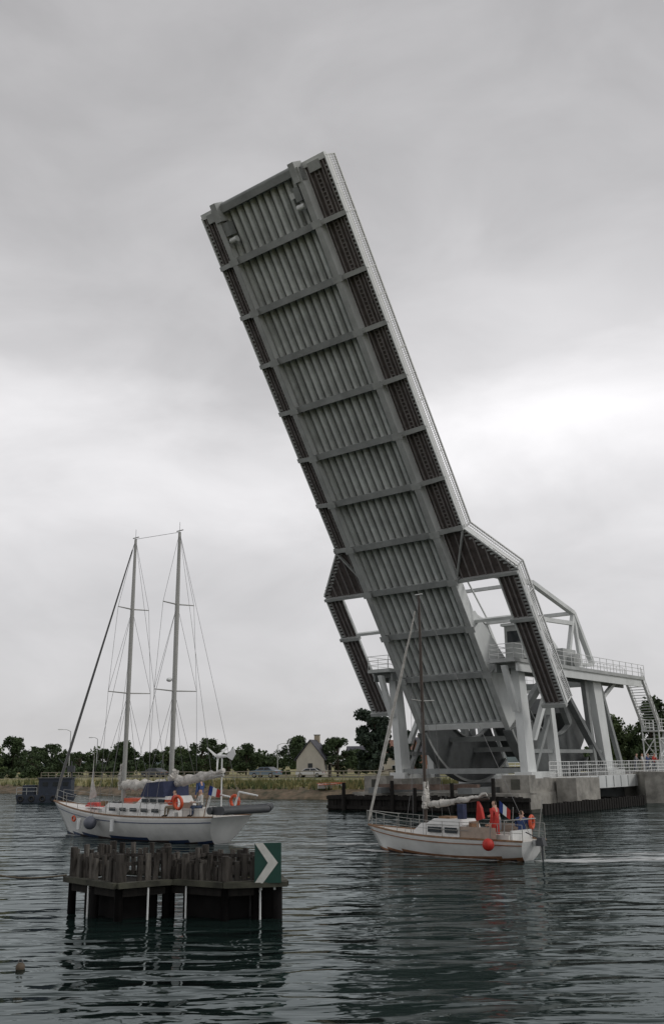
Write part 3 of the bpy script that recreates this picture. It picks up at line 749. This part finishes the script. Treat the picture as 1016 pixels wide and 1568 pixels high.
# ---- small sloop
SL=empty('small_sailboat',(2.4,53.8,0),math.atan2(-6.6,6.6))
L2=9.3
mb,pt,NT,NV=hull(L2,1.35,1.25,.92,.88,.5,.9,.35,gel,mat('stripe_brown',(.25,.12,.06),.5),teak); finish_hull(mb,'hull',SL)
mb=MB(); cabin(mb,2.5,6.1,.55,.85,.92,1.5,gel,.7,.1); cabin(mb,3.6,5.9,.6,.75,1.48,1.75,gel,.5,.1)
mb.box((4.3,-.74,1.24),(.9,.06,.26),glassd,Matrix.Rotation(-.09,3,'Z')); mb.box((5.4,-.83,1.24),(.8,.06,.26),glassd,Matrix.Rotation(-.09,3,'Z')); mb.box((4.3,.74,1.24),(.9,.06,.26),glassd,Matrix.Rotation(.09,3,'Z')); mb.box((5.4,.83,1.24),(.8,.06,.26),glassd,Matrix.Rotation(.09,3,'Z'))
mb.box((2.9,0,1.3),(.4,.5,.1),glassd); mb.box((4.6,0,1.8),(.7,.6,.1),teak)
mb.obj('cabin',SL)
mb=MB()
mb.box((7.3,-1.2,1.22),(2.1,.05,.5),tan); mb.box((7.5,1.2,1.25),(2.5,.05,.6),tan)
for sg in(-1,1): mb.box((7.6,sg*.75,1.0),(2.6,.4,.3),gelc)
mb.box((8.95,0,1.1),(.1,1.6,.5),gel); mb.box((6.2,0,1.3),(.08,.7,.7),teak)
mb.obj('cockpit',SL)
mb=MB(); a,b=mast(mb,3.15,1.5,13.3,.095,mastb,.004)
p=a.lerp(b,.52)
for sg in(-1,1): mb.tube(p,p+V((.05,sg*.95,.05)),.035,.03,alu,5)
mb.tube(b,b+V((0,0,.5)),.012,.012,wire,3); mb.tube(b,b+V((.5,0,-.9)),.01,.01,wire,3); mb.tube(b+V((-.25,0,.05)),b+V((.25,0,.05)),.03,.03,white,4)
mb.tube((3.2,0,2.25),(7.2,0,2.75),.07,.06,mastb,8)
mb.obj('mast_and_boom',SL)
mb=MB(); bow=pt(0,NV,1); bow=V((bow.x,0,bow.z))
for sg in(-1,1):
    t=a.lerp(b,.52)+V((.05,sg*.95,.05)); ch=V((3.3,sg*1.2,1.0))
    for q1,q2 in((ch,t),(t,b),(V((2.7,sg*1.15,1)),a.lerp(b,.5)),(V((4,sg*1.25,1)),a.lerp(b,.5))): mb.tube(q1,q2,.013,.013,wire,4)
mb.tube(b,V((L2+.2,0,1.0)),.013,.013,wire,4); mb.tube(bow,b,.013,.013,wire,4)
lifelines(mb,pt,NT,NV,.75,1,NT,alu,L2)
for sg in(-1,1):
    mb.path([bow+V((0,0,.0)),bow+V((.0,sg*.1,.75)),V((.9,sg*.55,1.85))],[.025]*3,alu,5)
mb.obj('rigging',SL)
mb=MB()
n=20; A=bow+V((.05,0,.25)); pts_=[];rs=[]
for i in range(n+1): t=i/n; pts_.append(A.lerp(b,t*.93)+V((random.uniform(-.02,.02),0,0))); rs.append((.04+.085*math.sin(math.pi*min(1,(t*.9+.08)))**1.5*(1-t*.75))*random.uniform(.85,1.15))
mb.path(pts_,rs,sail,8)
bundle(mb,(3.3,0,2.4),(7.1,0,2.95),.19,sail,9,.08); bundle(mb,(3.25,-.1,2.2),(3.2,.05,3.4),.20,sail,2,0)
mb.obj('furled_sails',SL)
mb=MB()
mb.ball((8.2,-1.62,.75),.28,red,12,8); mb.tube((8.2,-1.45,1.0),(8.1,-1.25,1.55),.02,.02,wire,3)
mb.torus((8.9,1.0,1.65),(1,.3,0),.28,.08,orange); mb.box((6.2,-.9,2.15),(.35,.3,.7),navy)
mb.ext([V((6.5,-.2,1.7)),V((6.9,-.2,1.8)),V((6.8,-.2,2.3)),V((6.6,-.2,2.6))],(0,.2,0),red)
mb.tube((8.9,-.7,1.0),(9.1,-.75,2.4),.025,.02,alu,5)
mb.path([V((8.6,-.9,1)),V((8.7,-.95,1.8)),V((9.35,-.6,1.85)),V((9.4,.6,1.85)),V((8.7,.95,1.8)),V((8.6,.9,1))],[.03]*6,alu,5)
mb.tube((9.3,.9,1.0),(9.6,.95,2.7),.025,.02,alu,5)
for k,c in enumerate((MATS['flag_blue'],white,red)):
    mb.add([V((8.4+k*.2,-.9,2.2-.12*k)),V((8.6+k*.2,-.9,2.08-.12*k)),V((8.65+k*.2,-.9,2.55-.14*k)),V((8.45+k*.2,-.9,2.7-.14*k))],[(0,1,2,3)],c)
mb.obj('deck_gear',SL)
mb=MB(); cabin(mb,9.83,10.25,.16,.15,.68,1.05,greyr,.06,.1); mb.tube((10.05,0,.7),(10.08,0,-.3),.05,.04,greyr,6); mb.box((9.72,0,.8),(.15,.3,.25),steel); mb.tube((9.9,0,1.0),(9.2,0,1.25),.03,.03,greyr,5)
for y in(.35,.65): mb.tube((9.75,y,-.1),(9.7,y,1.1),.02,.02,alu,4)
mb.obj('outboard_motor',SL)

# ---- barge, skiff, buoy, rope
BG=MB(); dk=mat('barge_dark_blue',(.025,.035,.055),.6,.2)
BG.ext([V((-3.4,-1.4,-.3)),V((3.1,-1.4,-.3)),V((3.6,-1.4,1.0)),V((-3.7,-1.4,1.0))],(0,2.8,0),dk)
BG.box((1.2,0,2.0),(4.2,2.2,2.0),dk); BG.box((1.2,0,3.06),(4.5,2.5,.14),greyr); BG.box((-2.2,0,1.6),(1.6,1.6,1.2),dk)
for k in range(3): BG.box((0+k*1.3,-1.12,2.3),(.7,.06,.5),glassd)
BG.tube((3.3,0,1),(3.0,0,5.2),.12,.08,greyr,6); BG.tube((3.2,0,3.6),(1.2,0,5.6),.07,.05,greyr,5); BG.box((3.0,0,4.2),(.9,.8,.8),greyr)
for k in range(5): BG.torus((-3+k*1.4,-1.5,.5),(0,1,0),.3,.12,tyre)
rail(BG,(-3.6,-1.35,1.0),(-1.0,-1.35,1.0),.9,steel,sp=.9,nr=2,r=.03)
o=BG.obj('work_barge'); o.location=(-38,131,0); o.rotation_euler=(0,0,.05)
mb=MB(); hb2=[]
for i in range(9):
    t=i/8; w=.8*(1-t**3)
    hb2.append([V((t*3.6,-w,.6+.15*t)),V((t*3.5,-w*.6,.1)),V((t*3.4,0,0.02)),V((t*3.5,w*.6,.1)),V((t*3.6,w,.6+.15*t))])
for i in range(8):
    for j in range(4): mb.add([hb2[i][j],hb2[i+1][j],hb2[i+1][j+1],hb2[i][j+1]],[(0,1,2,3)],gel)
    mb.beam(hb2[i][0],hb2[i+1][0],.08,.08,orange); mb.beam(hb2[i][4],hb2[i+1][4],.08,.08,orange)
mb.add(hb2[0],[(0,1,2,3,4)],gel)
for x in(.9,2): mb.box((x,0,.45),(.3,1.5,.05),teak)
o=mb.obj('rowing_boat'); o.location=(px(488,131)-.6,131,1.25); o.rotation_euler=(.1,0,.1)
mb=MB(); mb.ball((0,0,0),.11,mat('old_buoy',(.10,.075,.05),.7),12,8); mb.torus((0,0,.12),(0,1,0),.05,.015,wire); mb.tube((0,0,-.1),(0,0,-.6),.02,.02,wire,4)
o=mb.obj('mooring_buoy'); o.location=(-7.3,23.9,.04)
mb=MB(); rp=[]
for i in range(14):
    t=i/13; p=V((-13.5,32,2.6)).lerp(V((-8.6,32.4,1.15)),t); p.z-=.6*math.sin(math.pi*t); rp.append(p)
mb.path(rp,[.028]*14,mat('rope',(.14,.12,.09),.9),5); mb.obj('mooring_rope')

# ================================================================ PEOPLE
skin=mat('skin',(.55,.34,.25),.6,.05); hair=mat('hair_brown',(.08,.05,.03),.8,.2)
def person(loc,rot,pose,top,trs,parent=None,sc=1.25,hairm=hair):
    J={};E=[]
    def j(n,p,r,lab): J[n]=(V(p),r,lab)
    sit=pose=='sit'; lean=.12 if pose=='lean' else 0
    hz=.95 if not sit else .12
    j('pel',(0,0,hz),.145,'t'); j('wai',(lean*.3,0,hz+.2),.13,'s'); j('che',(lean*.8,0,hz+.42),.155,'s'); j('nec',(lean*1.2,0,hz+.56),.06,'k')
    j('hea',(lean*1.4+.01,0,hz+.66),.088,'k'); j('hed',(lean*1.4,0,hz+.73),.095,'k'); j('top',(lean*1.4-.01,0,hz+.80),.05,'k'); j('nos',(lean*1.4+.10,0,hz+.68),.018,'k')
    E+=[('pel','wai'),('wai','che'),('che','nec'),('nec','hea'),('hea','hed'),('hed','top'),('hea','nos')]
    for sg,t in((-1,'L'),(1,'R')):
        j('hip'+t,(0,sg*.1,hz-.04),.095,'t')
        if sit:
            j('kne'+t,(.42,sg*.14,hz+.02),.065,'t'); j('ank'+t,(.45,sg*.14,hz-.38),.045,'t'); j('toe'+t,(.62,sg*.15,hz-.43),.035,'b')
        else:
            st=.1*sg; j('kne'+t,(.03+st*.5,sg*.11,.5),.065,'t'); j('ank'+t,(st*.6,sg*.12,.08),.045,'t'); j('toe'+t,(.18+st*.6,sg*.14,.035),.035,'b')
        sx=lean
        j('sho'+t,(sx*.9,sg*.19,hz+.46),.07,'s')
        if pose=='lean' or (pose=='stand' and sg<0) or sit:
            j('elb'+t,(.08+sx,sg*.26,hz+.22),.05,'s'); j('wri'+t,(.32+sx,sg*.2,hz+.2),.033,'s'); pd=V((1,0,0))
        else:
            j('elb'+t,(-.03,sg*.27,hz+.19),.05,'s'); j('wri'+t,(.04,sg*.28,hz-.05),.033,'s'); pd=V((.15,0,-1)).normalized()
        wp=J['wri'+t][0]; j('pal'+t,wp+pd*.07,.034,'h')
        E+=[('pel','hip'+t),('hip'+t,'kne'+t),('kne'+t,'ank'+t),('ank'+t,'toe'+t),('che','sho'+t),('sho'+t,'elb'+t),('elb'+t,'wri'+t),('wri'+t,'pal'+t)]
        side=pd.cross(V((0,1,0))).normalized()
        for k in range(4):
            off=side*(.03-.02*k); ln=(.07,.08,.075,.058)[k]
            j('f%d%s'%(k,t),wp+pd*(.10)+off,.010,'h'); j('g%d%s'%(k,t),wp+pd*(.10+ln)+off+V((0,-sg*.02,-.01)),.008,'h'); E+=[('pal'+t,'f%d%s'%(k,t)),('f%d%s'%(k,t),'g%d%s'%(k,t))]
        j('th'+t,wp+pd*.07+side*.06,.011,'h'); E.append(('pal'+t,'th'+t))
    names=list(J); idx={n:i for i,n in enumerate(names)}
    me=bpy.data.meshes.new('body'); me.from_pydata([J[n][0] for n in names],[(idx[a],idx[b]) for a,b in E],[])
    ob=bpy.data.objects.new('tmp',me); COL.objects.link(ob)
    ob.modifiers.new('s','SKIN')
    for n in names:
        sv=me.skin_vertices[0].data[idx[n]]; sv.radius=(J[n][1],J[n][1]); sv.use_root=(n=='pel')
    ss=ob.modifiers.new('u','SUBSURF'); ss.levels=1; ss.render_levels=1
    dg=bpy.context.evaluated_depsgraph_get(); nm=bpy.data.meshes.new_from_object(ob.evaluated_get(dg))
    bpy.data.objects.remove(ob)
    ms=[top,trs,skin,hairm,tyre]
    nm.materials.clear()
    for m in ms: nm.materials.append(m)
    segs=[(J[a][0],J[b][0],J[b][2] if not(a=='pel' and b=='wai') else 's') for a,b in E]
    for p in nm.polygons:
        c=p.center; best=None;bd=9
        for a,b,l in segs:
            ab=b-a; t=max(0,min(1,(c-a).dot(ab)/max(1e-9,ab.length_squared))); d=(c-(a+ab*t)).length
            if d<bd: bd=d;best=l
        i={'s':0,'t':1,'k':2,'h':2,'b':4}[best]
        hc=J['hed'][0]
        if best=='k' and (c.z>hc.z+.03 or (c.x<hc.x-.03 and c.z>hc.z-.08)): i=3
        p.material_index=i; p.use_smooth=True
    e=empty('person',loc,rot); e.scale=(sc,)*3
    b=bpy.data.objects.new('body',nm); COL.objects.link(b); b.parent=e
    f=MB(); hc=J['hea'][0]
    for sg in(-1,1): f.ball(hc+V((.083,sg*.032,.035)),.011,tyre,6,4); f.ball(hc+V((0,sg*.092,.01)),.025,skin,6,5,(.7,.4,1.1))
    f.box(hc+V((.088,0,-.045)),(.01,.04,.008),red); f.obj('face',e)
    if parent: e.parent=parent
    return e
def on(boat,loc): 
    c,s=math.cos(boat.rotation_euler.z),math.sin(boat.rotation_euler.z); return (boat.location.x+c*loc[0]-s*loc[1],boat.location.y+s*loc[0]+c*loc[1],loc[2])
jean=mat('jeans',(.05,.07,.12),.9); khaki=mat('khaki_trousers',(.25,.21,.15),.9); grayj=mat('grey_jacket',(.2,.2,.22),.8); redj=mat('red_jacket',(.50,.03,.02),.6,.2,4); bluej=mat('blue_jacket',(.04,.08,.22),.8); whitej=mat('white_shirt',(.6,.6,.58),.8)
zr=SL.rotation_euler.z+math.pi
person(on(SL,(7.9,-.55,.5)),zr,'stand',redj,redj)
person(on(SL,(8.5,.75,1.05)),zr-1.2,'sit',bluej,jean)
person(on(SL,(7.1,.8,1.05)),zr+.3,'sit',grayj,khaki)
zk=KE.rotation_euler.z+math.pi
person(on(KE,(13.6,.3,1.6)),zk,'stand',bluej,khaki); person(on(KE,(14.9,-.8,1.95)),zk+1.2,'sit',whitej,jean); person(on(KE,(13.0,-1.2,1.9)),zk+.4,'sit',redj,khaki)
def onb(u,s,z):
    c,si=math.cos(BR.rotation_euler.z),math.sin(BR.rotation_euler.z); return (BR.location.x+c*u-si*s,BR.location.y+si*u+c*s,z)
fr=BR.rotation_euler.z+math.pi/2
for u,t,b_ in((-26.5,grayj,jean),(-28.6,whitej,khaki),(-31.8,redj,jean),(-29.8,bluej,jean)): person(onb(u,7.9,2.97),fr+random.uniform(-.3,.3),'lean' if t!=whitej else 'stand',t,b_)

# ================================================================ LIGHT, SKY
w=bpy.data.worlds.new('World'); scene.world=w; w.use_nodes=True; nt=w.node_tree;N=nt.nodes;Lk=nt.links
bg=N['Background']; bg.inputs['Strength'].default_value=.1
sky=N.new('ShaderNodeTexSky'); sky.sky_type='NISHITA'; sky.sun_disc=False
tc=N.new('ShaderNodeTexCoord'); sp=N.new('ShaderNodeSeparateXYZ'); Lk.new(tc.outputs['Generated'],sp.inputs[0])
def M(op,a,b):
    x=N.new('ShaderNodeMath'); x.operation=op
    for i,q in enumerate((a,b)):
        if isinstance(q,(int,float)): x.inputs[i].default_value=q
        else: Lk.new(q,x.inputs[i])
    return x.outputs[0]
mp=N.new('ShaderNodeMapping'); mp.inputs['Scale'].default_value=(1.0,1.0,2.0); mp.inputs['Location'].default_value=(.35,0,.2); Lk.new(tc.outputs['Generated'],mp.inputs[0])
nz=N.new('ShaderNodeTexNoise'); nz.inputs['Scale'].default_value=2.2; nz.inputs['Detail'].default_value=6; nz.inputs['Roughness'].default_value=.5; Lk.new(mp.outputs[0],nz.inputs['Vector'])
n2=N.new('ShaderNodeTexNoise'); n2.inputs['Scale'].default_value=5.0; n2.inputs['Detail'].default_value=8; n2.inputs['Roughness'].default_value=.52; n2.inputs['Distortion'].default_value=.4; Lk.new(mp.outputs[0],n2.inputs['Vector'])
zz=M('ADD',sp.outputs[2],M('MULTIPLY',M('SUBTRACT',nz.outputs['Fac'],.5),.30))
cr=N.new('ShaderNodeValToRGB'); cr.color_ramp.interpolation='B_SPLINE'
els=[(0,.60),(.12,.62),(.23,.68),(.30,.86),(.345,.84),(.39,.60),(.5,.54),(.65,.48),(1,.46)]
e=cr.color_ramp.elements
e[0].position=0; e[1].position=1
for p_,_ in els[1:-1]: e.new(p_)
for el,(p_,v) in zip(e,els): el.position=p_; el.color=(v*1.0,v*.985,v*1.0,1)
Lk.new(zz,cr.inputs[0])
# brighter thin patch in the cloud over the far bank
dt=N.new('ShaderNodeVectorMath'); dt.operation='DOT_PRODUCT'; Lk.new(tc.outputs['Generated'],dt.inputs[0]); dt.inputs[1].default_value=V((.25,.90,.31)).normalized()
lobe=M('POWER',M('MAXIMUM',dt.outputs['Value'],0.0),55.0)
f2=M('ADD',M('MULTIPLY',M('SUBTRACT',n2.outputs['Fac'],.5),.60),1.0)
f2=M('ADD',f2,M('MULTIPLY',M('MULTIPLY',lobe,nz.outputs['Fac']),.60))
vm=N.new('ShaderNodeVectorMath'); vm.operation='SCALE'; Lk.new(cr.outputs[0],vm.inputs[0]); Lk.new(M('MULTIPLY',f2,10.0),vm.inputs['Scale'])
mx=N.new('ShaderNodeMix'); mx.data_type='RGBA'; mx.inputs[0].default_value=.96
Lk.new(sky.outputs[0],mx.inputs[6]); Lk.new(vm.outputs[0],mx.inputs[7]); Lk.new(mx.outputs[2],bg.inputs['Color'])
sd=bpy.data.lights.new('sun','SUN'); sd.energy=.9; sd.angle=math.radians(14); sd.color=(1,.97,.93)
so=bpy.data.objects.new('sun',sd); COL.objects.link(so)
dv=V((.80,-.15,.75)).normalized()
so.rotation_euler=dv.to_track_quat('Z','Y').to_euler()
sky.sun_elevation=math.asin(dv.z); sky.sun_rotation=math.atan2(dv.x,dv.y)

# ================================================================ CAMERA
cd=bpy.data.cameras.new('camera'); cd.sensor_fit='VERTICAL'; cd.sensor_height=36; cd.sensor_width=24; cd.lens=1461.2/1568*36; cd.clip_end=8000; cd.clip_start=.1
co=bpy.data.objects.new('camera',cd); COL.objects.link(co); scene.camera=co
p=math.radians(14.752); r=math.radians(-.721)
right=V((1,0,0));fw=V((0,math.cos(p),math.sin(p)));upv=V((0,-math.sin(p),math.cos(p)))
r2=right*math.cos(r)+upv*math.sin(r); u2=-right*math.sin(r)+upv*math.cos(r)
Mx=Matrix((( r2.x,u2.x,-fw.x,0),(r2.y,u2.y,-fw.y,0),(r2.z,u2.z,-fw.z,CAMH),(0,0,0,1)))
co.matrix_world=Mx
scene.view_settings.view_transform='Standard'; scene.view_settings.look='None'; scene.view_settings.exposure=0
# fitted units -> metres
for o in list(COL.objects):
    if o.parent is None:
        o.location=o.location*S
        if o.type not in('CAMERA','LIGHT'): o.scale=o.scale*S
